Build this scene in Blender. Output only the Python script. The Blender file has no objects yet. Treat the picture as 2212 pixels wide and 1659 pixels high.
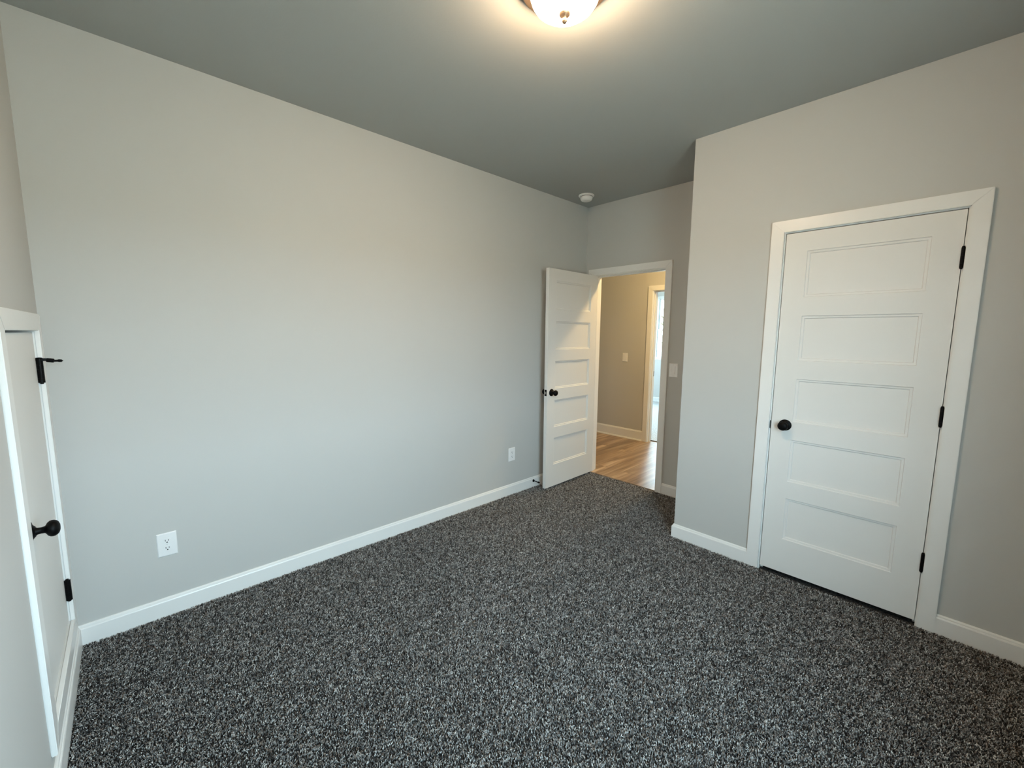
import bpy, bmesh, math, random
import numpy as np
from mathutils import Matrix, Vector
random.seed(7); rng = np.random.default_rng(11)
S = bpy.context.scene
C = S.collection
PI = math.pi

# ------------------------------------------------------------------ camera
CAM = Vector((2.6999, 0.2227, 1.4634)); YAW, PITCH, ROLL, FPX = 0.8115, 0.1195, 0.00778, 904.835
fwd = Vector((-math.sin(YAW)*math.cos(PITCH), math.cos(YAW)*math.cos(PITCH), -math.sin(PITCH)))
rgt = Vector((math.cos(YAW), math.sin(YAW), 0)); upv = rgt.cross(fwd)
r2 = math.cos(ROLL)*rgt + math.sin(ROLL)*upv
u2 = -math.sin(ROLL)*rgt + math.cos(ROLL)*upv
cd = bpy.data.cameras.new('camera'); cam = bpy.data.objects.new('camera', cd); C.objects.link(cam)
cd.sensor_fit = 'HORIZONTAL'; cd.sensor_width = 36.0; cd.lens = 36.0*FPX/2212.0
cd.clip_start = 0.02; cd.clip_end = 200
m = Matrix.Identity(4)
for i in range(3):
    m[i][0] = r2[i]; m[i][1] = u2[i]; m[i][2] = -fwd[i]; m[i][3] = CAM[i]
cam.matrix_world = m
S.camera = cam

# ------------------------------------------------------------------ exposure, sky
S.view_settings.view_transform = 'Standard'; S.view_settings.look = 'None'
S.view_settings.exposure = 0.0; S.view_settings.gamma = 1.0
S.view_settings.use_curve_mapping = False
S.cycles.max_bounces = 14; S.cycles.diffuse_bounces = 8; S.cycles.glossy_bounces = 4
S.cycles.sample_clamp_indirect = 6.0
SKY_STRENGTH = 31.0
ROOM_LAMP = 124.0
HALL_LAMP = 300.0
SUN = 28.0
w = bpy.data.worlds.new('overcast_sky'); S.world = w; w.use_nodes = True
nt = w.node_tree; nt.nodes.clear()
wo = nt.nodes.new('ShaderNodeOutputWorld'); bg = nt.nodes.new('ShaderNodeBackground')
tc = nt.nodes.new('ShaderNodeTexCoord'); sx = nt.nodes.new('ShaderNodeSeparateXYZ')
rp = nt.nodes.new('ShaderNodeValToRGB'); mr = nt.nodes.new('ShaderNodeMapRange')
mr.inputs[1].default_value = -1; mr.inputs[2].default_value = 1
nt.links.new(tc.outputs['Generated'], sx.inputs[0]); nt.links.new(sx.outputs[2], mr.inputs[0])
nt.links.new(mr.outputs[0], rp.inputs[0]); nt.links.new(rp.outputs[0], bg.inputs[0]); nt.links.new(bg.outputs[0], wo.inputs[0])
e = rp.color_ramp.elements
e[0].position = 0.0; e[0].color = (0.06, 0.065, 0.05, 1)
e[1].position = 1.0; e[1].color = (0.56, 0.81, 1.0, 1)
for p, c in ((0.492, (0.30, 0.30, 0.26, 1)), (0.508, (0.70, 0.87, 1.0, 1)), (0.62, (0.63, 0.85, 1.0, 1))):
    n = e.new(p); n.color = c
bg.inputs[1].default_value = SKY_STRENGTH

# high sun behind the house: it lights the ground outside, not the rooms
sl = bpy.data.lights.new('sun', 'SUN'); sl.energy = SUN; sl.angle = 0.03; sl.color = (1.0, 0.97, 0.92)
so_ = bpy.data.objects.new('sun', sl); C.objects.link(so_); so_.rotation_euler = Vector((0.50, 0.16, -0.85)).to_track_quat('-Z', 'Y').to_euler()

# ------------------------------------------------------------------ room measures (metres)
H = 2.741; YF = 3.836; YC = 3.106; XC = 1.4005; W = 3.20
DL, DR = 1.968, 2.682; ZB, ZT = 0.015, 2.047
JL, JR = 0.106, 0.866                  # bedroom door jamb faces
HY0 = YF + 0.115; HY1 = 5.455          # hallway between these
OY = HY1 + 0.115; Y2 = 8.865           # room across the hall
ZF = -0.014                            # sub-floor under the carpet pile
WT = 0.115
WIN1 = (0.40, 1.60, 0.74, 2.12)        # bedroom window: y0 y1 z0 z1
ADDED_WIN3 = (-0.83, 0.085, 0.94, 2.29)  # extra window, out of view, added to brighten the room across the hall
ADDED_WIN4 = (6.3, 8.0, 0.94, 2.29)            # added side window, out of view, brightens the room across the hall: y0 y1 z0 z1
WIN2 = (-1.865, -0.95, 0.94, 2.29)     # window across the hall: x0 x1 z0 z1

def portal(name, loc, rot, sx_, sy_):
    l = bpy.data.lights.new(name, 'AREA'); l.shape = 'RECTANGLE'; l.size = sx_; l.size_y = sy_
    l.cycles.is_portal = True
    o = bpy.data.objects.new(name, l); C.objects.link(o); o.location = loc; o.rotation_euler = rot
portal('window_daylight_portal', (W+WT+0.02, (WIN1[0]+WIN1[1])/2, (WIN1[2]+WIN1[3])/2), (0, PI/2, 0), WIN1[3]-WIN1[2], WIN1[1]-WIN1[0])
portal('added_side_window_portal', (-3.2-0.02, (ADDED_WIN4[0]+ADDED_WIN4[1])/2, (ADDED_WIN4[2]+ADDED_WIN4[3])/2), (0, -PI/2, 0), ADDED_WIN4[3]-ADDED_WIN4[2], ADDED_WIN4[1]-ADDED_WIN4[0])  # portal of the added side window
portal('far_window_daylight_portal', ((WIN2[0]+ADDED_WIN3[1])/2, Y2+WT+0.02, (WIN2[2]+WIN2[3])/2), (-PI/2, 0, 0), ADDED_WIN3[1]-WIN2[0], WIN2[3]-WIN2[2])

# ------------------------------------------------------------------ materials
def mat(name, col, rough=0.5, spec=0.5, metal=0.0, bump=None, emit=None, vary=None):
    M = bpy.data.materials.new(name); M.use_nodes = True
    t = M.node_tree; b = t.nodes['Principled BSDF']
    b.inputs['Base Color'].default_value = (*col, 1); b.inputs['Roughness'].default_value = rough
    b.inputs['Metallic'].default_value = metal; b.inputs['Specular IOR Level'].default_value = spec
    co = t.nodes.new('ShaderNodeTexCoord')
    if vary:
        n = t.nodes.new('ShaderNodeTexNoise'); n.inputs['Scale'].default_value = vary[0]; n.inputs['Detail'].default_value = 3
        r = t.nodes.new('ShaderNodeMapRange'); r.inputs[3].default_value = 1-vary[1]; r.inputs[4].default_value = 1+vary[1]
        x = t.nodes.new('ShaderNodeMix'); x.data_type = 'RGBA'; x.blend_type = 'MULTIPLY'; x.inputs[0].default_value = 1
        x.inputs[6].default_value = (*col, 1)
        t.links.new(co.outputs['Object'], n.inputs['Vector']); t.links.new(n.outputs[0], r.inputs[0])
        t.links.new(r.outputs[0], x.inputs[7]); t.links.new(x.outputs[2], b.inputs['Base Color'])
    if bump:
        n = t.nodes.new('ShaderNodeTexNoise'); n.inputs['Scale'].default_value = bump[0]; n.inputs['Detail'].default_value = 2
        bp = t.nodes.new('ShaderNodeBump'); bp.inputs['Strength'].default_value = bump[1]; bp.inputs['Distance'].default_value = bump[2]
        t.links.new(co.outputs['Object'], n.inputs['Vector']); t.links.new(n.outputs[0], bp.inputs['Height'])
        t.links.new(bp.outputs[0], b.inputs['Normal'])
    if emit:
        b.inputs['Emission Color'].default_value = (*emit[0], 1); b.inputs['Emission Strength'].default_value = emit[1]
    return M
M_WALL = mat('greige_wall_paint', (0.525, 0.523, 0.505), 0.75, 0.25, bump=(160, 0.25, 0.0006), vary=(2.0, 0.01))
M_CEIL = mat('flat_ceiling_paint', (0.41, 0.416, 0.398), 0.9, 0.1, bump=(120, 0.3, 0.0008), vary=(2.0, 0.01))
M_TRIM = mat('white_semigloss_trim', (0.80, 0.80, 0.785), 0.32, 0.5, vary=(6.0, 0.008))
M_DOOR = mat('white_satin_door_paint', (0.74, 0.735, 0.715), 0.5, 0.3, bump=(220, 0.10, 0.0004))
M_BLACK = mat('matte_black_hardware', (0.002, 0.002, 0.0022), 0.5, 0.12, vary=(30, 0.1))
M_PLATE = mat('white_plastic_plate', (0.82, 0.82, 0.82), 0.30, 0.5, vary=(20, 0.01))
M_SLOT = mat('dark_slot', (0.02, 0.02, 0.022), 0.6, 0.2, vary=(50, 0.1))
M_SCREW = mat('painted_screw', (0.70, 0.70, 0.69), 0.35, 0.5, vary=(50, 0.02))
M_STEEL = mat('latch_steel', (0.45, 0.44, 0.42), 0.3, 0.5, metal=1.0, vary=(50, 0.05))
M_BRONZE = mat('brushed_bronze', (0.42, 0.29, 0.19), 0.4, 0.5, metal=1.0, vary=(40, 0.1))
M_DETECT = mat('detector_plastic', (0.80, 0.80, 0.78), 0.4, 0.4, vary=(20, 0.01))
M_VINYL = mat('white_vinyl_window', (0.82, 0.83, 0.83), 0.35, 0.5, vary=(10, 0.01))
M_OUT = mat('exterior_siding', (0.55, 0.55, 0.54), 0.8, 0.2, vary=(3, 0.05))
M_GRASS = mat('graded_pale_soil', (0.40, 0.375, 0.32), 0.9, 0.1, vary=(1.5, 0.12))
M_LEAF = mat('leaf', (0.05, 0.10, 0.03), 0.6, 0.3, vary=(3, 0.3))
M_BARK = mat('bark', (0.09, 0.07, 0.05), 0.9, 0.1, bump=(40, 0.5, 0.02))

def mat_glass():
    M = bpy.data.materials.new('window_glass'); M.use_nodes = True; t = M.node_tree; t.nodes.clear()
    o = t.nodes.new('ShaderNodeOutputMaterial'); mx = t.nodes.new('ShaderNodeMixShader')
    tr = t.nodes.new('ShaderNodeBsdfTransparent'); gl = t.nodes.new('ShaderNodeBsdfGlossy'); fr = t.nodes.new('ShaderNodeFresnel')
    tr.inputs[0].default_value = (0.93, 0.95, 0.94, 1); gl.inputs['Roughness'].default_value = 0.02; fr.inputs[0].default_value = 1.45
    # the pane has two faces: keep the outward index on both so that no face turns into a mirror
    ge = t.nodes.new('ShaderNodeNewGeometry'); io = t.nodes.new('ShaderNodeMapRange'); io.inputs[3].default_value = 1.45; io.inputs[4].default_value = 1/1.45
    t.links.new(ge.outputs['Backfacing'], io.inputs[0]); t.links.new(io.outputs[0], fr.inputs[0])
    t.links.new(fr.outputs[0], mx.inputs[0]); t.links.new(tr.outputs[0], mx.inputs[1]); t.links.new(gl.outputs[0], mx.inputs[2])
    t.links.new(mx.outputs[0], o.inputs[0]); return M
M_GLASS = mat_glass()

def mat_dome(name, col, strength):
    # lit frosted glass: brightest towards the bulbs, warm at grazing angles of the glass
    return mat(name, (0.85, 0.8, 0.7), 0.25, 0.5, emit=(col, strength))
M_DOME = mat_dome('lit_frosted_glass', (1.0, 0.71, 0.44), ROOM_LAMP)
M_DOME2 = mat_dome('lit_hall_glass', (1.0, 0.68, 0.29), HALL_LAMP)

def mat_carpet():
    M = bpy.data.materials.new('flecked_grey_carpet_yarn'); M.use_nodes = True; t = M.node_tree; b = t.nodes['Principled BSDF']
    a = t.nodes.new('ShaderNodeAttribute'); a.attribute_name = 'yarn'
    t.links.new(a.outputs['Color'], b.inputs['Base Color'])
    b.inputs['Roughness'].default_value = 0.75; b.inputs['Specular IOR Level'].default_value = 0.25
    return M
M_PILE = mat_carpet()
def mat_backing(name, c0, c1, scale):
    M = bpy.data.materials.new(name); M.use_nodes = True; t = M.node_tree; b = t.nodes['Principled BSDF']
    co = t.nodes.new('ShaderNodeTexCoord'); n = t.nodes.new('ShaderNodeTexNoise'); n.inputs['Scale'].default_value = scale
    n.inputs['Detail'].default_value = 3
    r = t.nodes.new('ShaderNodeValToRGB'); r.color_ramp.elements[0].position = 0.38; r.color_ramp.elements[1].position = 0.62
    r.color_ramp.elements[0].color = (*c0, 1); r.color_ramp.elements[1].color = (*c1, 1)
    bm_ = t.nodes.new('ShaderNodeBump'); bm_.inputs['Strength'].default_value = 0.8; bm_.inputs['Distance'].default_value = 0.01
    t.links.new(co.outputs['Object'], n.inputs[0]); t.links.new(n.outputs[0], r.inputs[0]); t.links.new(r.outputs[0], b.inputs['Base Color'])
    t.links.new(n.outputs[0], bm_.inputs['Height']); t.links.new(bm_.outputs[0], b.inputs['Normal'])
    b.inputs['Roughness'].default_value = 0.95; b.inputs['Specular IOR Level'].default_value = 0.1
    return M
M_BACK = mat_backing('carpet_backing', (0.02, 0.02, 0.02), (0.07, 0.068, 0.066), 90)
M_CARPET2 = mat_backing('far_room_carpet', (0.34, 0.34, 0.335), (0.80, 0.80, 0.79), 75)

def mat_planks():
    M = bpy.data.materials.new('oak_plank_floor'); M.use_nodes = True; t = M.node_tree; b = t.nodes['Principled BSDF']
    L = t.links.new
    co = t.nodes.new('ShaderNodeTexCoord'); mp = t.nodes.new('ShaderNodeMapping'); mp.inputs['Rotation'].default_value = (0, 0, PI/2)
    L(co.outputs['Object'], mp.inputs[0])
    br = t.nodes.new('ShaderNodeTexBrick'); br.offset = 0.37; br.inputs['Scale'].default_value = 1
    br.inputs['Brick Width'].default_value = 1.22; br.inputs['Row Height'].default_value = 0.18
    br.inputs['Mortar Size'].default_value = 0.0016; br.inputs['Mortar Smooth'].default_value = 0.3; br.inputs['Bias'].default_value = 0
    br.inputs['Color1'].default_value = (0.0, 0, 0, 1); br.inputs['Color2'].default_value = (1, 1, 1, 1); br.inputs['Mortar'].default_value = (0.5, 0.5, 0.5, 1)
    L(mp.outputs[0], br.inputs[0])
    # grain: noise stretched along each plank and shifted plank by plank
    sc = t.nodes.new('ShaderNodeVectorMath'); sc.operation = 'MULTIPLY'; sc.inputs[1].default_value = (1.3, 16, 1)
    L(mp.outputs[0], sc.inputs[0])
    ad = t.nodes.new('ShaderNodeVectorMath'); ad.operation = 'ADD'
    ml = t.nodes.new('ShaderNodeVectorMath'); ml.operation = 'MULTIPLY'; ml.inputs[1].default_value = (7, 13, 5)
    L(br.outputs['Color'], ml.inputs[0]); L(sc.outputs[0], ad.inputs[0]); L(ml.outputs[0], ad.inputs[1])
    n = t.nodes.new('ShaderNodeTexNoise'); n.inputs['Scale'].default_value = 1.0; n.inputs['Detail'].default_value = 5; n.inputs['Distortion'].default_value = 0.6
    L(ad.outputs[0], n.inputs[0])
    r = t.nodes.new('ShaderNodeValToRGB')
    r.color_ramp.elements[0].position = 0.30; r.color_ramp.elements[0].color = (0.20, 0.125, 0.07, 1)
    r.color_ramp.elements[1].position = 0.68; r.color_ramp.elements[1].color = (0.52, 0.38, 0.25, 1)
    k = r.color_ramp.elements.new(0.5); k.color = (0.36, 0.24, 0.145, 1)
    L(n.outputs[0], r.inputs[0])
    tone = t.nodes.new('ShaderNodeMapRange'); tone.inputs[3].default_value = 0.82; tone.inputs[4].default_value = 1.18; L(br.outputs['Color'], tone.inputs[0])
    mx = t.nodes.new('ShaderNodeMix'); mx.data_type = 'RGBA'; mx.blend_type = 'MULTIPLY'; mx.inputs[0].default_value = 1
    L(r.outputs[0], mx.inputs[6]); L(tone.outputs[0], mx.inputs[7])
    mo = t.nodes.new('ShaderNodeMix'); mo.data_type = 'RGBA'; mo.inputs[7].default_value = (0.06, 0.035, 0.02, 1)
    L(br.outputs['Fac'], mo.inputs[0]); L(mx.outputs[2], mo.inputs[6]); L(mo.outputs[2], b.inputs['Base Color'])
    bp = t.nodes.new('ShaderNodeBump'); bp.inputs['Strength'].default_value = 0.25; bp.inputs['Distance'].default_value = 0.001
    L(n.outputs[0], bp.inputs['Height']); L(bp.outputs[0], b.inputs['Normal'])
    b.inputs['Roughness'].default_value = 0.30
    return M
M_WOOD = mat_planks()

# ------------------------------------------------------------------ mesh helpers
class MB:
    def __init__(s): s.bm = bmesh.new()
    def _merge(s, b):
        me = bpy.data.meshes.new('tmp'); b.to_mesh(me); b.free(); s.bm.from_mesh(me); bpy.data.meshes.remove(me)
    def poly(s, pts, vec, bev=0.0, seg=2):
        """prism: polygon pts extruded by vec, every edge eased by bev"""
        b = bmesh.new(); vs = [b.verts.new(p) for p in pts]; f = b.faces.new(vs)
        r = bmesh.ops.extrude_face_region(b, geom=[f]); nv = [g for g in r['geom'] if isinstance(g, bmesh.types.BMVert)]
        bmesh.ops.translate(b, verts=nv, vec=vec); bmesh.ops.recalc_face_normals(b, faces=b.faces)
        if bev: bmesh.ops.bevel(b, geom=list(b.edges), offset=bev, segments=seg, affect='EDGES', clamp_overlap=True)
        s._merge(b); return s
    def box(s, x0, x1, y0, y1, z0, z1, bev=0.0, seg=2):
        return s.poly([(x0, y0, z0), (x1, y0, z0), (x1, y1, z0), (x0, y1, z0)], (0, 0, z1-z0), bev, seg)
    def lathe(s, prof, o=(0, 0, 0), d=(0, 0, 1), n=40, sq=1.0):
        """profile [(radius, height)] turned about direction d; sq squashes the second cross axis"""
        d = Vector(d).normalized(); a = d.orthogonal().normalized()
        if abs(d.z) < 0.5: a = Vector((0, 0, 1)); a = (a - a.dot(d)*d).normalized()
        c = d.cross(a); o = Vector(o); b = bmesh.new(); rings = []
        for r, h in prof:
            if r < 1e-6: rings.append([b.verts.new(o+d*h)])
            else: rings.append([b.verts.new(o+d*h+r*(math.cos(t)*a*sq+math.sin(t)*c)) for t in (2*PI*i/n for i in range(n))])
        for p, q in zip(rings, rings[1:]):
            for i in range(n):
                j = (i+1) % n
                if len(p) == 1 and len(q) == 1: continue
                if len(p) == 1: b.faces.new((p[0], q[i], q[j]))
                elif len(q) == 1: b.faces.new((p[i], p[j], q[0]))
                else: b.faces.new((p[i], p[j], q[j], q[i]))
        for rg, flip in ((rings[0], True), (rings[-1], False)):
            if len(rg) > 1: b.faces.new(rg[::-1] if flip else rg)
        bmesh.ops.recalc_face_normals(b, faces=b.faces); s._merge(b); return s
    def cyl(s, p, q, r, n=20, bev=0.0):
        p, q = Vector(p), Vector(q); L = (q-p).length
        pr = [(r, 0), (r, L)] if not bev else [(r-bev, 0), (r, bev), (r, L-bev), (r-bev, L)]
        return s.lathe(pr, p, q-p, n)
    def sphere(s, o, r, sc=(1, 1, 1), n=24):
        b = bmesh.new(); bmesh.ops.create_uvsphere(b, u_segments=n, v_segments=n//2, radius=r)
        for v in b.verts: v.co = Vector((v.co.x*sc[0]+o[0], v.co.y*sc[1]+o[1], v.co.z*sc[2]+o[2]))
        s._merge(b); return s
    def build(s, name, M, parent=None, smooth=35):
        me = bpy.data.meshes.new(name); s.bm.to_mesh(me); s.bm.free(); me.materials.append(M)
        if smooth:
            me.polygons.foreach_set('use_smooth', [True]*len(me.polygons)); me.set_sharp_from_angle(angle=math.radians(smooth))
        o = bpy.data.objects.new(name, me); C.objects.link(o)
        if parent: o.parent = parent
        return o
def tag(o, label=None, cat=None, group=None, kind=None):
    if label: o['label'] = label
    if cat: o['category'] = cat
    if group: o['group'] = group
    if kind: o['kind'] = kind
    return o
def empty(name, loc, rz=0.0):
    o = bpy.data.objects.new(name, None); C.objects.link(o); o.location = loc; o.rotation_euler = (0, 0, rz); o.empty_display_size = 0.1
    return o
def struct(o, label=None): o['kind'] = 'structure'; return tag(o, label)
def copy_tree(o, parent=None):
    c = o.copy(); C.objects.link(c); c.parent = parent
    for ch in o.children: copy_tree(ch, c)
    return c

def wall(name, u0, u1, z0, z1, v0, v1, axis, holes=(), M=None, label=None):
    """slab with rectangular holes; axis 'x': runs along x with thickness in y (v), axis 'y': runs along y"""
    us = sorted({u0, u1, *[h[0] for h in holes], *[h[1] for h in holes]}); zs = sorted({z0, z1, *[h[2] for h in holes], *[h[3] for h in holes]})
    us = [u for u in us if u0 <= u <= u1]; zs = [z for z in zs if z0 <= z <= z1]
    full = lambda i, j: (0 <= i < len(us)-1 and 0 <= j < len(zs)-1 and not any(h[0]-1e-6 <= us[i] and us[i+1] <= h[1]+1e-6 and h[2]-1e-6 <= zs[j] and zs[j+1] <= h[3]+1e-6 for h in holes))
    b = MB(); bm = b.bm; cache = {}
    def V(u, v, z):
        k = (round(u, 5), round(v, 5), round(z, 5))
        if k not in cache: cache[k] = bm.verts.new((u, v, z) if axis == 'x' else (v, u, z))
        return cache[k]
    for i in range(len(us)-1):
        for j in range(len(zs)-1):
            if not full(i, j): continue
            a, c, d, g = us[i], us[i+1], zs[j], zs[j+1]
            for v in (v0, v1): bm.faces.new((V(a, v, d), V(c, v, d), V(c, v, g), V(a, v, g)))
            if not full(i-1, j): bm.faces.new((V(a, v0, d), V(a, v1, d), V(a, v1, g), V(a, v0, g)))
            if not full(i+1, j): bm.faces.new((V(c, v0, d), V(c, v1, d), V(c, v1, g), V(c, v0, g)))
            if not full(i, j-1): bm.faces.new((V(a, v0, d), V(c, v0, d), V(c, v1, d), V(a, v1, d)))
            if not full(i, j+1): bm.faces.new((V(a, v0, g), V(c, v0, g), V(c, v1, g), V(a, v1, g)))
    bmesh.ops.recalc_face_normals(bm, faces=bm.faces)
    return struct(b.build(name, M or M_WALL, smooth=0), label)

# ------------------------------------------------------------------ the shell
JT = 0.018      # jamb board thickness
wall('wall_left', -0.2, YF, ZF-0.05, H, -WT, 0, 'y', label='long blank greige wall beside the bedroom door')
wall('wall_far', 0.0, W, ZF-0.05, H, YF, HY0, 'x', holes=[(JL-JT, JR+JT, ZF-0.05, 2.05+JT)], label='end wall of the alcove with the open doorway')
wall('wall_closet', XC, W, ZF-0.05, H, YC, YC+WT, 'x', holes=[(DL-0.0038-JT, DR+0.003+JT, ZF-0.05, ZT+0.004+JT)], label='greige wall holding the closed closet door')
wall('wall_closet_side', YC+WT, YF, ZF-0.05, H, XC, XC+WT, 'y', label='short alcove wall beside the closet')
wall('wall_right', -0.2, YF, ZF-0.05, H, W, W+WT, 'y', holes=[WIN1], label='wall with the bedroom window')
# hallway and the room across it
OL, OR_ = -0.105, 0.70                 # opening across the hall
wall('wall_hall', -2.6, 2.6, ZF-0.05, H, HY1, OY, 'x', holes=[(OL-JT, OR_+JT, ZF-0.05, 2.035+JT)], label='hallway wall seen through the doorway')
wall('wall_hall_left', HY0, HY1, ZF-0.05, H, -2.6, -2.6+WT, 'y')
wall('wall_hall_right', HY0, HY1, ZF-0.05, H, 2.6-WT, 2.6, 'y')
wall('wall_hall_near_left', -2.6, 0.0, ZF-0.05, H, YF, HY0, 'x')
wall('wall_other_far', -3.2, 1.4, ZF-0.05, H, Y2, Y2+WT, 'x', holes=[WIN2, ADDED_WIN3], label='window wall of the room across the hall')
wall('wall_other_left', OY, Y2, ZF-0.05, H, -3.2, -3.2+WT, 'y', holes=[ADDED_WIN4])
wall('wall_other_right', OY, Y2, ZF-0.05, H, 1.4-WT, 1.4, 'y')
wall('wall_other_near', -3.2, -2.6, ZF-0.05, H, HY1, OY, 'x')
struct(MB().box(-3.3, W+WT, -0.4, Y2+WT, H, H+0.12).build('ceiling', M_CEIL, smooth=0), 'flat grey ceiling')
struct(MB().box(-0.02, W+0.02, -0.25, YF+0.012, ZF-0.04, ZF).build('floor', M_BACK, smooth=0), 'carpeted bedroom floor')
struct(MB().box(-2.7, 2.7, YF+0.012, HY1+0.105, ZF-0.04, -0.004).build('floor_hall', M_WOOD, smooth=0), 'oak plank hallway floor')
struct(MB().box(-3.25, 1.45, HY1+0.105, Y2+0.02, ZF-0.04, 0.0).build('floor_other', M_CARPET2, smooth=0), 'carpet of the room across the hall')

# near wall: square but turned a hair, holds the raised access door
NW = empty('wall_near', (0, -0.003, 0), -0.015); struct(NW, 'wall with the small raised access door')
AX0, AX1, AZ0, AZ1 = 0.150, 0.815, 0.205, 1.462     # casing inner edges of the access door (local x)
wl = wall('wall_face', -0.05, W+0.05, ZF-0.05, H, -0.075, 0, 'x', holes=[(AX0-0.006, AX1+0.006, AZ0-0.006, AZ1+0.006)]); wl.parent = NW; del wl['kind']
wb = MB().box(-0.05, W+0.05, -0.16, -0.0755, ZF-0.05, H).build('wall_backing', M_WALL, NW, 0)

# ------------------------------------------------------------------ casings, jambs
CW = 0.066; CT = 0.017
def casing(mb, x0, x1, zt, y0, y1, cw=CW, zbot=0.0, four=False, zb=None):
    """mitred flat casing round an opening x0..x1 up to zt; face spans y0 (wall) to y1 (room)"""
    g = 0.0002; bv = 0.002; vec = (0, y1-y0, 0)
    P = lambda pts: mb.poly([(x, y0, z) for x, z in pts], vec, bv)
    lo_o, lo_i = (zbot, zbot) if not four else (zb-cw, zb)
    P([(x0-cw, lo_o), (x0, lo_i), (x0, zt-g), (x0-cw, zt+cw-g)])
    P([(x1+cw, lo_o), (x1+cw, zt+cw-g), (x1, zt-g), (x1, lo_i)])
    P([(x0-cw+g, zt+cw), (x0+g, zt), (x1-g, zt), (x1+cw-g, zt+cw)])
    if four: P([(x0-cw+g, zb-cw), (x1+cw-g, zb-cw), (x1-g, zb), (x0+g, zb)])
def jamb(mb, x0, x1, zt, y0, y1, stop=None, zb=ZF):
    mb.box(x0-JT, x0, y0, y1, zb, zt+JT, 0.001); mb.box(x1, x1+JT, y0, y1, zb, zt+JT, 0.001); mb.box(x0, x1, y0, y1, zt, zt+JT, 0.001)
    if stop:
        a, b = stop
        mb.box(x0, x0+0.011, a, b, zb, zt, 0.001); mb.box(x1-0.011, x1, a, b, zb, zt, 0.001); mb.box(x0+0.011, x1-0.011, a, b, zt-0.011, zt, 0.001)
cc = MB(); casing(cc, DL-0.0095, DR+0.009, ZT+0.0095, YC, YC-CT, zbot=-0.008)
T1 = struct(cc.build('trim_1', M_TRIM), 'white casing round the closet door')
jj = MB(); jamb(jj, DL-0.0038, DR+0.003, ZT+0.004, YC, YC+WT, (YC+0.040, YC+0.075)); jj.build('door_jamb', M_TRIM, T1)
cc = MB(); casing(cc, JL-0.006, JR+0.006, 2.056, YF, YF-CT, cw=0.061, zbot=-0.008)
T2 = struct(cc.build('trim_2', M_TRIM), 'white casing round the open bedroom doorway')
jj = MB(); jamb(jj, JL, JR, 2.05, YF, HY0, (YF+0.040, YF+0.075)); jj.build('door_jamb', M_TRIM, T2)
cc = MB(); casing(cc, JL-0.006, JR+0.006, 2.056, HY0, HY0+CT, cw=0.061, zbot=-0.004); cc.build('hall_side_casing', M_TRIM, T2)
cc = MB(); casing(cc, OL-0.006, OR_+0.006, 2.041, HY1, HY1-CT, cw=0.066, zbot=-0.004)
T3 = struct(cc.build('trim_3', M_TRIM), 'white casing of the doorway across the hall')
jj = MB(); jamb(jj, OL, OR_, 2.035, HY1, OY, (HY1+0.040, HY1+0.075)); jj.build('door_jamb', M_TRIM, T3)
MB().box(OL-0.0005, OL+0.0015, OY-0.036, OY-0.008, 0.90, 0.97, 0.0005).build('strike_plate', M_BLACK, T3)
ca = MB(); casing(ca, AX0, AX1, AZ1, 0, 0.0145, four=True, zb=AZ0)
T4 = struct(ca.build('trim_4', M_TRIM, None), 'white four-sided casing of the small access door'); T4.location = NW.location; T4.rotation_euler = NW.rotation_euler
aj = MB()
aj.box(AX0-0.006, AX0-0.003, -0.074, -0.0005, AZ0-0.006, AZ1+0.006); aj.box(AX1+0.003, AX1+0.006, -0.074, -0.0005, AZ0-0.006, AZ1+0.006)
aj.box(AX0-0.003, AX1+0.003, -0.074, -0.0005, AZ1+0.003, AZ1+0.006); aj.box(AX0-0.003, AX1+0.003, -0.074, -0.0005, AZ0-0.006, AZ0-0.003)
aj.build('door_jamb', M_TRIM, T4)

# baseboards: eased top with a small quirk
BT, BH = 0.0135, 0.0915
PROF = [(0, ZF), (BT, ZF), (BT, 0.073), (BT-0.002, 0.078), (BT-0.0045, 0.079), (BT-0.0055, 0.086), (0.004, BH), (0, BH)]
def baseboard(name, p, q, nrm, label=None, mit0=0.0, mit1=0.0):
    """run from p to q (floor points on the wall face), nrm points into the room; mit* lengthen the room side at an outside corner"""
    p, q, nrm = Vector((*p, 0)), Vector((*q, 0)), Vector((*nrm, 0)); d = (q-p).normalized()
    b = MB(); A = [b.bm.verts.new(p+nrm*t+Vector((0, 0, z))-d*(t*mit0)) for t, z in PROF]; B = [b.bm.verts.new(q+nrm*t+Vector((0, 0, z))+d*(t*mit1)) for t, z in PROF]
    n = len(PROF)
    for i in range(n): b.bm.faces.new((A[i], A[(i+1) % n], B[(i+1) % n], B[i]))
    b.bm.faces.new(A); b.bm.faces.new(B[::-1]); bmesh.ops.recalc_face_normals(b.bm, faces=b.bm.faces)
    return struct(b.build(name, M_TRIM, smooth=20), label)
baseboard('baseboard_left', (0, 0.0), (0, YF), (1, 0), 'white baseboard along the long wall')
baseboard('baseboard_far', (JR+0.067, YF), (XC, YF), (0, -1), 'short white baseboard beside the doorway')
baseboard('baseboard_closet', (XC, YC), (DL-0.075, YC), (0, -1), 'white baseboard left of the closet door', mit0=1.0)
baseboard('baseboard_closet_right', (DR+0.075, YC), (W, YC), (0, -1), 'white baseboard right of the closet door')
baseboard('baseboard_closet_side', (XC, YC), (XC, YF-BT), (-1, 0), 'white baseboard on the alcove side of the closet', mit0=1.0)
bn = baseboard('baseboard_near', (0.0, 0.0), (W, 0.0), (0, 1), 'white baseboard under the small access door'); bn.location = NW.location; bn.rotation_euler = NW.rotation_euler
baseboard('baseboard_right', (W, 0.0), (W, YC), (-1, 0), 'white baseboard under the bedroom window')
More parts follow.
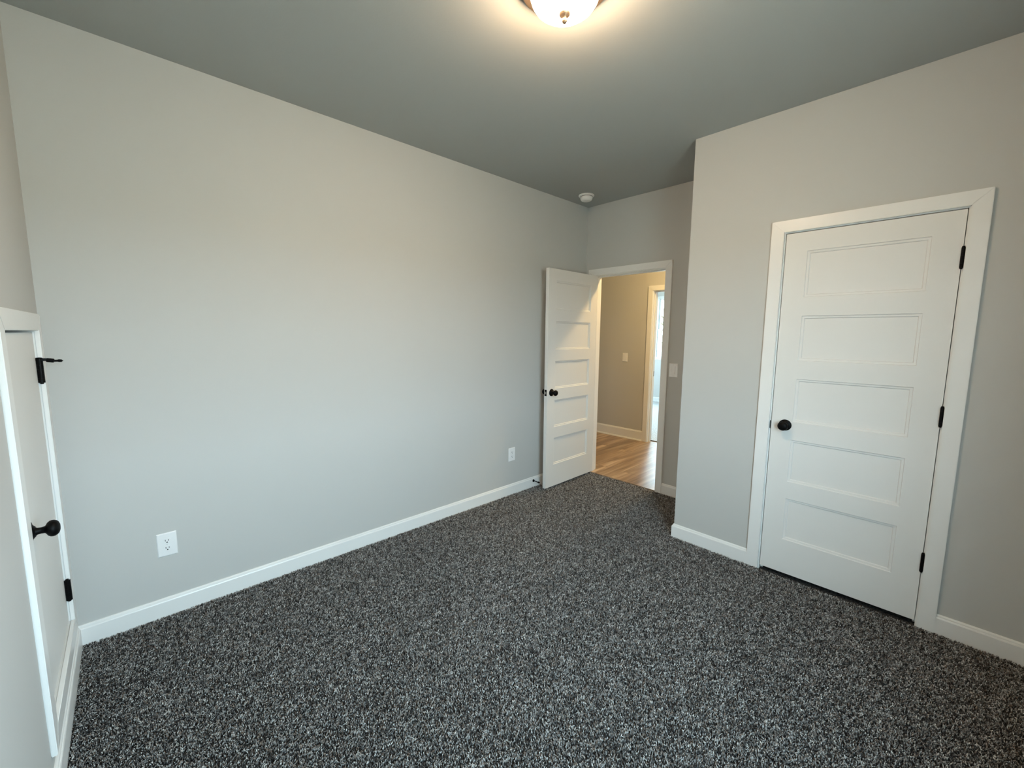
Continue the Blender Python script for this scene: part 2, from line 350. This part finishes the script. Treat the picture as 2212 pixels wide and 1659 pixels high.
PH = [(t, z if z < 0.05 else z+0.045) for t, z in PROF]
_p = PROF; PROF = PH
baseboard('baseboard_hall', (-2.4, HY1), (OL-0.073, HY1), (0, -1), 'white baseboard of the hallway')
PROF = _p
struct(MB().poly([(-2.4, HY1-BT-0.012, -0.004), (-2.4, HY1-BT, -0.004), (-2.4, HY1-BT, 0.014), (-2.4, HY1-BT-0.006, 0.012)], (2.4+OL-0.073, 0, 0)).build('trim_5', M_TRIM), 'white shoe moulding along the hallway baseboard')
baseboard('baseboard_other', (-3.0, Y2), (1.2, Y2), (0, -1), 'baseboard under the far window')
# thin transition strip where the carpet meets the planks
struct(MB().box(JL, JR, YF+0.004, YF+0.030, ZF, -0.001, 0.002).build('trim_6', M_WOOD), 'oak transition strip in the doorway')
struct(MB().box(OL, OR_, HY1+0.095, HY1+0.118, ZF, 0.004, 0.002).build('trim_7', M_BARK), 'dark transition strip across the hall')

# ------------------------------------------------------------------ doors
def slab(w, h, t, panels, steps=((0.0, 0.0), (0.003, 0.005), (0.0125, 0.0065), (0.0160, 0.0120))):
    """panelled slab 0..w, 0..h, front y=0, back y=t; both faces carry the same stepped recessed panels"""
    b = MB(); bm = b.bm; cache = {}
    def V(x, y, z):
        k = (round(x, 5), round(y, 5), round(z, 5))
        if k not in cache: cache[k] = bm.verts.new((x, y, z))
        return cache[k]
    xs = sorted({0, w, *[p[0] for p in panels], *[p[1] for p in panels]}); zs = sorted({0, h, *[p[2] for p in panels], *[p[3] for p in panels]})
    for y, sg in ((0, 1), (t, -1)):
        for i in range(len(xs)-1):
            for j in range(len(zs)-1):
                a, c, d, g = xs[i], xs[i+1], zs[j], zs[j+1]
                if any(p[0] <= a and c <= p[1] and p[2] <= d and g <= p[3] for p in panels):
                    prev = None
                    for ins, dep in steps:
                        q = [V(a+ins, y+sg*dep, d+ins), V(c-ins, y+sg*dep, d+ins), V(c-ins, y+sg*dep, g-ins), V(a+ins, y+sg*dep, g-ins)]
                        if prev:
                            for k in range(4): bm.faces.new((prev[k], prev[(k+1) % 4], q[(k+1) % 4], q[k]))
                        prev = q
                    bm.faces.new(prev)
                else: bm.faces.new((V(a, y, d), V(c, y, d), V(c, y, g), V(a, y, g)))
    for x in (0, w):
        for j in range(len(zs)-1): bm.faces.new((V(x, 0, zs[j]), V(x, t, zs[j]), V(x, t, zs[j+1]), V(x, 0, zs[j+1])))
    for z in (0, h):
        for i in range(len(xs)-1): bm.faces.new((V(xs[i], 0, z), V(xs[i+1], 0, z), V(xs[i+1], t, z), V(xs[i], t, z)))
    bmesh.ops.recalc_face_normals(bm, faces=bm.faces)
    return b
PZ = [(1.684, 1.942), (1.320, 1.578), (0.956, 1.213), (0.591, 0.848), (0.227, 0.486)]
def five(w, st=0.107): return [(st, w-st, a-ZB, c-ZB) for a, c in PZ]
KNOB = [(0.0, 0.067), (0.010, 0.0665), (0.018, 0.064), (0.0235, 0.060), (0.0270, 0.054), (0.0275, 0.049), (0.0265, 0.044), (0.022, 0.0385), (0.015, 0.035), (0.0115, 0.032), (0.0105, 0.024), (0.0115, 0.016), (0.0155, 0.010), (0.0165, 0.006)]
ROSE = [(0.0, 0.013), (0.0165, 0.012), (0.019, 0.0095), (0.0235, 0.006), (0.0285, 0.004), (0.0325, 0.0035), (0.0335, 0.002), (0.0335, 0.0)]
def knob_set(par, x, y, z, d, lab=True):
    MB().lathe(ROSE, (x, y, z), (0, d, 0)).build('rose', M_BLACK, par, 50)
    k = MB().lathe(KNOB, (x, y, z), (0, d, 0), sq=0.97).build('knob', M_BLACK, par, 50)
    if lab: k['label'] = 'matte black round knob'
def hinge(par, x, y, z, L=0.0925, r=0.0068, leafs=None):
    b = MB()
    seg = L/5.0
    for i in range(5): b.cyl((x, y, z-L/2+i*seg+0.0001), (x, y, z-L/2+(i+1)*seg-0.0001), r, 20, 0.0003)
    b.lathe([(0.0, 0.0), (0.005, 0.001), (0.0055, 0.004), (0.004, 0.006)], (x, y, z+L/2-0.0005))
    b.lathe([(0.0, 0.0), (0.005, 0.001), (0.0055, 0.004), (0.004, 0.006)], (x, y, z-L/2+0.0005), (0, 0, -1))
    if leafs: b.box(*leafs)
    return b.build('hinge', M_BLACK, par, 40)

# closet door: closed, face to the room at local y=0, hinges on the right
D2 = empty('door_2', (DL, YC+0.002, ZB)); struct(D2, 'closed white five-panel closet door')
wd = DR-DL
slab(wd, ZT-ZB, 0.035, five(wd)).build('door_slab', M_DOOR, D2, smooth=20)
knob_set(D2, 0.072, 0, 0.933-ZB, -1)
for z in (1.829, 1.080, 0.333): hinge(D2, wd+0.0015, -0.0085, z-ZB)
MB().poly([(-0.0035, -0.001, 0.899-ZB), (-0.0035, -0.001, 0.953-ZB), (-0.0075, -0.001, 0.948-ZB), (-0.0075, -0.001, 0.904-ZB)], (0, -0.0035, 0), 0.0008).build('strike_lip', M_BLACK, D2)

# bedroom door: swung about ninety degrees in against the long wall
BW, BT_ = JR-JL-0.006, 0.035
D1 = empty('door_1', (JL+0.001, YF-0.0075, 0.016), -PI/2+0.020); struct(D1, 'white five-panel bedroom door standing open')
dsl = slab(BW, 2.031, BT_, five(BW)).build('door_slab', M_DOOR, D1, smooth=20); dsl.location = (0.004, 0.009, 0)
knob_set(D1, BW+0.004-0.062, 0.009+BT_, 0.925-0.016, 1)
knob_set(D1, BW+0.004-0.062, 0.009, 0.925-0.016, -1)
lp = MB().box(BW+0.0035, BW+0.0055, 0.0145, 0.0385, 0.897-0.016, 0.955-0.016, 0.0008).build('latch_plate', M_BLACK, D1)
MB().poly([(BW+0.005, 0.019, 0.914-0.016), (BW+0.005, 0.034, 0.914-0.016), (BW+0.013, 0.030, 0.914-0.016), (BW+0.013, 0.022, 0.914-0.016)], (0, 0, 0.022), 0.001).build('latch_bolt', M_STEEL, lp)
for z in (1.80, 1.08, 0.33): hinge(D1, 0.0, 0.0, z)

# small access door: flush slab, hinges by the corner
D3 = empty('door_3', NW.location, -0.015); struct(D3, 'small flush white access door with black hinges')
AD = MB().box(AX0+0.0005, AX1-0.0005, -0.040, -0.005, AZ0+0.004, AZ1-0.008, 0.0015).build('door_slab', M_DOOR, D3)
knob_set(D3, 0.705, -0.005, 0.815, 1)
h1 = hinge(D3, AX0+0.0035, 0.0050, 1.296, L=0.091, r=0.0100); hinge(D3, AX0+0.0035, 0.0050, 0.346, L=0.091, r=0.0100)
hs = MB()
px, pz = AX0+0.0035, 1.296+0.0445
hs.lathe([(0.0, 0.013), (0.008, 0.012), (0.0105, 0.009), (0.0105, 0.0)], (px, 0.005, pz))
hs.poly([(px-0.009, 0.006, pz-0.002), (px+0.009, 0.006, pz-0.002), (px+0.006, 0.034, pz-0.002), (px-0.006, 0.034, pz-0.002)], (0, 0, 0.011), 0.001)
hs.cyl((px, 0.024, pz+0.002), (px, 0.046, pz-0.002), 0.0085, 16, 0.002)
hs.cyl((px, 0.044, pz-0.002), (px, 0.060, pz-0.0025), 0.0042, 12)
hs.lathe([(0.0042, 0), (0.0058, 0.004), (0.0052, 0.012), (0.0, 0.017)], (px, 0.055, pz-0.002), (0, 1, -0.05), 16)
s_ = hs.build('hinge_pin_stop', M_BLACK, h1); s_['label'] = 'black hinge pin door stop'

# ------------------------------------------------------------------ wall plates
def plate(mb, w=0.081, h=0.123, t=0.0055):
    b = bmesh.new()
    lo = [(-w/2, 0, -h/2), (w/2, 0, -h/2), (w/2, 0, h/2), (-w/2, 0, h/2)]; e_ = 0.004
    mid = [(x, -0.0022, z) for x, y, z in lo]; hi = [(x*(1-2*e_/w), -t, z*(1-2*e_/h)) for x, y, z in lo]
    L = [[b.verts.new(p) for p in r] for r in (lo, mid, hi)]
    for p, q in zip(L, L[1:]):
        for i in range(4): b.faces.new((p[i], p[(i+1) % 4], q[(i+1) % 4], q[i]))
    b.faces.new(L[0]); b.faces.new(L[2]); bmesh.ops.recalc_face_normals(b, faces=b.faces)
    bmesh.ops.bevel(b, geom=[g for g in b.edges if all(abs(v.co.y) > 0.001 for v in g.verts)], offset=0.0008, segments=2, affect='EDGES')
    mb._merge(b); return mb
def outlet(label, loc, rz):
    """duplex receptacle; local -y faces the room"""
    o = empty('power_outlet', loc, rz); tag(o, label, 'outlet', 'duplex outlets on the long wall')
    plate(MB()).build('cover_plate', M_PLATE, o, 30)
    for s in (1, -1):
        cz = s*0.0195; n = 28; pts = []
        for i in range(n):
            t = 2*PI*i/n; x, z = 0.0172*math.cos(t), 0.0172*math.sin(t); pts.append((x, -0.0050, cz+max(-0.0142, min(0.0142, z))))
        r = MB().poly(pts, (0, -0.0022, 0), 0.0007).build('receptacle', M_PLATE, o, 30)
        for sx_, hh in ((-0.0064, 0.0085), (0.0064, 0.007)):
            MB().box(sx_-0.0012, sx_+0.0012, -0.0076, -0.0068, cz+0.0035-hh/2, cz+0.0035+hh/2).build('slot', M_SLOT, r)
        g = [(0.0026*math.cos(t), -0.0068, cz-0.0065+0.0026*math.sin(t)) for t in [PI*i/8 for i in range(9)]]
        g = [(-0.0026, -0.0068, cz-0.0095)] + [(0.0026, -0.0068, cz-0.0095)] + g
        MB().poly(g, (0, -0.0008, 0)).build('slot', M_SLOT, r)
    sc = MB().lathe([(0.0, 0.0012), (0.002, 0.001), (0.0032, 0.0)], (0, -0.0054, 0), (0, -1, 0), 16).build('screw', M_SCREW, o)
    return o
def switch(label, loc, rz):
    o = empty('light_switch', loc, rz); tag(o, label, 'light switch')
    plate(MB()).build('cover_plate', M_PLATE, o, 30)
    f = MB()
    for a in ((-0.0195, -0.0170, -0.036, 0.036), (0.0170, 0.0195, -0.036, 0.036), (-0.0170, 0.0170, -0.036, -0.0335), (-0.0170, 0.0170, 0.0335, 0.036)):
        f.box(a[0], a[1], -0.0072, -0.0050, a[2], a[3], 0.0005)
    f.build('rocker_frame', M_PLATE, o)
    MB().poly([(-0.0160, -0.0050, -0.0325), (-0.0160, -0.0105, -0.0325), (-0.0160, -0.0068, 0.0), (-0.0160, -0.0076, 0.0325), (-0.0160, -0.0050, 0.0325)], (0.032, 0, 0), 0.0006).build('rocker', M_PLATE, o)
    for z in (0.048, -0.048): MB().lathe([(0.0, 0.0012), (0.002, 0.001), (0.0032, 0.0)], (0, -0.0054, z), (0, -1, 0), 16).build('screw', M_SCREW, o)
    return o
outlet('white duplex outlet low on the wall near the small access door', (0, 0.345, 0.374), PI/2)
outlet('white duplex outlet beside the open bedroom door', (0, 2.788, 0.369), PI/2)
switch('white rocker switch plate between the doorway and the closet corner', (0.987, YF, 1.150), 0)
switch('white rocker switch plate on the tan hallway wall through the doorway', (-0.498, HY1, 1.145), 0)

# ------------------------------------------------------------------ door stop on the baseboard behind the open door
ds = empty('door_stop', (BT, 3.068, 0.056), 0); tag(ds, 'black rigid door stop on the baseboard behind the open bedroom door', 'door stop')
MB().lathe([(0.0, 0.012), (0.006, 0.012), (0.0095, 0.007), (0.0135, 0.002), (0.0135, 0.0)], (0, 0, 0), (1, 0, 0), 24).build('base', M_BLACK, ds, 50)
MB().lathe([(0.0048, 0.004), (0.0042, 0.02), (0.0040, 0.060)], (0, 0, 0), (1, 0, 0), 16).build('rod', M_BLACK, ds, 50)
MB().lathe([(0.0055, 0.058), (0.0085, 0.061), (0.009, 0.072), (0.007, 0.078), (0.0, 0.079)], (0, 0, 0), (1, 0, 0), 20).build('rubber_tip', M_BLACK, ds, 50)

# ------------------------------------------------------------------ smoke detector
sd = empty('smoke_detector', (0.221, 3.507, H)); tag(sd, 'round white smoke detector on the ceiling above the alcove', 'smoke detector')
MB().lathe([(0.0, 0.0), (0.070, 0.0), (0.072, 0.004), (0.070, 0.011), (0.064, 0.014), (0.050, 0.015)], (0, 0, 0), (0, 0, -1), 48).build('base_ring', M_DETECT, sd, 40)
dd = MB().lathe([(0.050, 0.010), (0.056, 0.016), (0.0565, 0.024), (0.054, 0.036), (0.047, 0.047), (0.036, 0.052), (0.020, 0.054), (0.0, 0.054)], (0, 0, 0), (0, 0, -1), 48).build('sensor_dome', M_DETECT, sd, 40)
MB().lathe([(0.0, 0.0015), (0.006, 0.001), (0.007, 0.0)], (0.02, -0.02, -0.0535), (0, 0, -1), 20).build('test_button', M_PLATE, dd)
MB().lathe([(0.0515, 0.0145), (0.0575, 0.0150), (0.0575, 0.0172), (0.0515, 0.0175)], (0, 0, 0), (0, 0, -1), 48).build('vent_gap', M_SLOT, dd)

# ------------------------------------------------------------------ ceiling lights (the lamp inside lights the frosted glass)
def ceiling_light(label, loc, Mg, sc=1.0):
    o = empty('ceiling_light', loc); tag(o, label, 'ceiling light')
    r = lambda p: [(a*sc, h*sc) for a, h in p]
    MB().lathe(r([(0.0, 0.0), (0.148, 0.0), (0.152, 0.005), (0.154, 0.016), (0.162, 0.021), (0.165, 0.027), (0.163, 0.033), (0.150, 0.036), (0.128, 0.037)]), (0, 0, 0), (0, 0, -1), 64).build('metal_pan', M_BRONZE, o, 40)
    g = MB().lathe(r([(0.126, 0.034), (0.1275, 0.046), (0.126, 0.060), (0.120, 0.078), (0.109, 0.094), (0.092, 0.107), (0.070, 0.116), (0.044, 0.121), (0.020, 0.123), (0.0, 0.123)]), (0, 0, 0), (0, 0, -1), 64).build('glass_dome', Mg, o, 60)
    MB().lathe(r([(0.019, 0.1215), (0.021, 0.125), (0.018, 0.131), (0.010, 0.135), (0.0075, 0.139), (0.0105, 0.144), (0.0095, 0.150), (0.005, 0.156), (0.0, 0.158)]), (0, 0, 0), (0, 0, -1), 28).build('finial', M_BRONZE, o, 50)
    return o
ceiling_light('lit frosted glass dome light in a bronze ring on the bedroom ceiling', (1.6135, 1.503, H), M_DOME)
ceiling_light('warm dome light on the hallway ceiling beyond the doorway', (0.80, 4.60, H), M_DOME2, 0.85)

# ------------------------------------------------------------------ windows
def window(name, loc, rz, w, h, label):
    """double hung unit 0..w wide, 0..h tall, local -y faces the room"""
    o = empty(name, loc, rz); struct(o, label)
    f = MB(); t = 0.04
    f.box(0, t, 0.02, 0.10, 0, h, 0.002); f.box(w-t, w, 0.02, 0.10, 0, h, 0.002); f.box(t, w-t, 0.02, 0.10, 0, t, 0.002); f.box(t, w-t, 0.02, 0.10, h-t, h, 0.002)
    f.build('window_frame', M_VINYL, o)
    mid = h*0.465
    for nm, z0, z1, y0 in (('lower_sash', t, mid+0.02, 0.035), ('upper_sash', mid-0.02, h-t, 0.068)):
        s = MB(); k = 0.036; a, b = t, w-t
        s.box(a, a+k, y0, y0+0.03, z0, z1, 0.002); s.box(b-k, b, y0, y0+0.03, z0, z1, 0.002); s.box(a+k, b-k, y0, y0+0.03, z0, z0+k, 0.002); s.box(a+k, b-k, y0, y0+0.03, z1-k, z1, 0.002)
        so = s.build(nm, M_VINYL, o)
        g = MB().box(a+k, b-k, y0+0.013, y0+0.017, z0+k, z1-k).build('pane', M_GLASS, so, 0)
    MB().box(-0.03, w+0.03, -0.03, 0.03, -0.02, 0.0, 0.002).build('window_sill', M_TRIM, o)
    return o
window('window_1', (W, WIN1[1], WIN1[2]), -PI/2, WIN1[1]-WIN1[0], WIN1[3]-WIN1[2], 'white double hung bedroom window')
window('added_window_3', (ADDED_WIN3[0], Y2, ADDED_WIN3[2]), 0, ADDED_WIN3[1]-ADDED_WIN3[0], ADDED_WIN3[3]-ADDED_WIN3[2], 'added unseen second window brightening the room across the hall')
window('added_window_4', (-3.2+WT, ADDED_WIN4[0], ADDED_WIN4[2]), PI/2, ADDED_WIN4[1]-ADDED_WIN4[0], ADDED_WIN4[3]-ADDED_WIN4[2], 'added unseen side window brightening the room across the hall')
window('window_2', (WIN2[0], Y2, WIN2[2]), 0, WIN2[1]-WIN2[0], WIN2[3]-WIN2[2], 'white double hung window across the hall')

# ------------------------------------------------------------------ outside
struct(MB().box(-60, 60, -60, 60, -0.7, -0.6).build('ground', M_GRASS, smooth=0), 'pale graded ground outside')
def tree(label, x, y, h, seed):
    r = random.Random(seed); o = empty('tree', (x, y, -0.6)); tag(o, label, 'tree')
    t = MB().lathe([(0.16, 0), (0.12, 0.4), (0.10, h*0.5), (0.03, h*0.95)], n=12)
    for i in range(9):
        a = r.uniform(0, 2*PI); z = h*r.uniform(0.3, 0.8); t.cyl((0, 0, z), (math.cos(a)*1.1, math.sin(a)*1.1, z+0.9), 0.03, 8)
    t.build('trunk', M_BARK, o)
    N = 2600; q = rng.normal(size=(N, 3)); q /= np.linalg.norm(q, axis=1)[:, None]
    c = q*rng.uniform(0.3, 1, N)[:, None]**0.5*np.array([1.7, 1.7, h*0.42])+np.array([0, 0, h*0.62])
    a = rng.normal(size=(N, 3)); a /= np.linalg.norm(a, axis=1)[:, None]; b = np.cross(a, rng.normal(size=(N, 3))); b /= np.linalg.norm(b, axis=1)[:, None]
    s = 0.09
    v = np.stack([c-a*s*0.5, c+b*s*0.3, c+a*s*0.8, c-b*s*0.3], 1).reshape(-1, 3)
    me = bpy.data.meshes.new('foliage'); me.from_pydata(v.tolist(), [], np.arange(N*4).reshape(-1, 4).tolist()); me.materials.append(M_LEAF)
    f = bpy.data.objects.new('foliage', me); C.objects.link(f); f.parent = o
tree('green leafy tree seen through the window across the hall', -3.9, 15.0, 5.2, 3)

# ------------------------------------------------------------------ carpet pile
def carpet():
    dens = 52000
    regions = [(BT, W-0.02, 0.004, YC-BT-0.001), (BT, XC-BT, YC-BT-0.001, YF+0.004)]
    P = []
    for x0, x1, y0, y1 in regions:
        n = int((x1-x0)*(y1-y0)*dens); P.append(np.stack([rng.uniform(x0, x1, n), rng.uniform(y0, y1, n)], 1))
    P = np.concatenate(P)
    # clear the door frames
    keep = ~((P[:, 1] > YF-CT) & ((P[:, 0] < JL) | (P[:, 0] > JR)))
    keep &= ~((P[:, 1] > YC-CT-0.001) & (P[:, 0] > XC))
    P = P[keep]; n = len(P)
    def field(s, k):
        f = np.zeros(n)
        r_ = np.random.default_rng(s)
        for i in range(10):
            a = r_.uniform(0, 2*PI); q = k*r_.uniform(0.5, 1.6); f += np.sin(q*(P[:, 0]*math.cos(a)+P[:, 1]*math.sin(a))+r_.uniform(0, 6))
        return f/10**0.5
    # the pile leans in broad patches where feet and the vacuum brushed it
    la = 0.9*field(1, 2.2)+1.1; lean = 0.22+0.16*field(2, 5.0)
    ax = np.stack([np.cos(la)*lean+rng.normal(0, 0.42, n), np.sin(la)*lean+rng.normal(0, 0.42, n), np.ones(n)], 1)
    ax /= np.linalg.norm(ax, axis=1)[:, None]
    L = rng.uniform(0.0105, 0.0165, n)[:, None]; r = rng.uniform(0.0015, 0.0024, n)[:, None]
    th = rng.uniform(0, 2*PI, n); e1 = np.stack([np.cos(th), np.sin(th), np.zeros(n)], 1); e1 -= (e1*ax).sum(1)[:, None]*ax
    e1 /= np.linalg.norm(e1, axis=1)[:, None]; e2 = np.cross(ax, e1)
    B = np.stack([P[:, 0], P[:, 1], np.full(n, ZF)], 1)
    # each twisted yarn end: a slim root, a swollen shoulder and a blunt tip
    rows = [B]
    for k in range(3):
        a = 2*PI*k/3; rows.append(B+ax*L*0.70+(e1*math.cos(a)+e2*math.sin(a))*r)
    cu = rng.normal(0, 0.0012, (n, 3)); cu[:, 2] = 0
    rows.append(B+ax*L+cu)
    v = np.stack(rows, 1).astype(np.float32).reshape(-1, 3)
    base = (np.arange(n)*5)[:, None]
    tris = np.concatenate([base+np.array(t) for t in ([0, 2, 1], [0, 3, 2], [0, 1, 3], [1, 2, 4], [2, 3, 4], [3, 1, 4])], 1).reshape(-1).astype(np.int32)
    me = bpy.data.meshes.new('carpet_pile'); me.vertices.add(n*5); me.vertices.foreach_set('co', v.ravel())
    me.loops.add(len(tris)); me.loops.foreach_set('vertex_index', tris)
    me.polygons.add(n*6); me.polygons.foreach_set('loop_start', np.arange(0, len(tris), 3, dtype=np.int32)); me.polygons.foreach_set('loop_total', np.full(n*6, 3, np.int32))
    me.polygons.foreach_set('use_smooth', np.ones(n*6, bool))
    me.update(calc_edges=True)
    pal = np.array([[0.055, 0.053, 0.053], [0.17, 0.168, 0.165], [0.33, 0.327, 0.32], [0.52, 0.516, 0.505], [0.25, 0.205, 0.175], [0.70, 0.695, 0.68]])
    # each yarn is a clump of ends about 5 mm across sharing a colour
    cell = np.floor((P+rng.normal(0, 0.0012, P.shape))/0.0052).astype(np.int64)
    hsh = (cell[:, 0]*73856093) ^ (cell[:, 1]*19349663); hsh = (hsh*2654435761 % 4294967296)/4294967296.0
    pick = np.searchsorted(np.cumsum([0.24, 0.26, 0.22, 0.13, 0.10, 0.05]), hsh).clip(0, 5)
    col = pal[pick]*rng.uniform(0.68, 1.14, (n, 1))
    rgba = np.ones((n, 5, 4), np.float32); rgba[:, :, :3] = col[:, None, :]
    at = me.color_attributes.new('yarn', 'FLOAT_COLOR', 'POINT'); at.data.foreach_set('color', rgba.ravel())
    me.materials.append(M_PILE)
    o = bpy.data.objects.new('carpet_pile', me); C.objects.link(o)
    tag(o, 'flecked charcoal and grey cut pile carpet covering the bedroom floor', 'carpet', kind='stuff')
carpet()
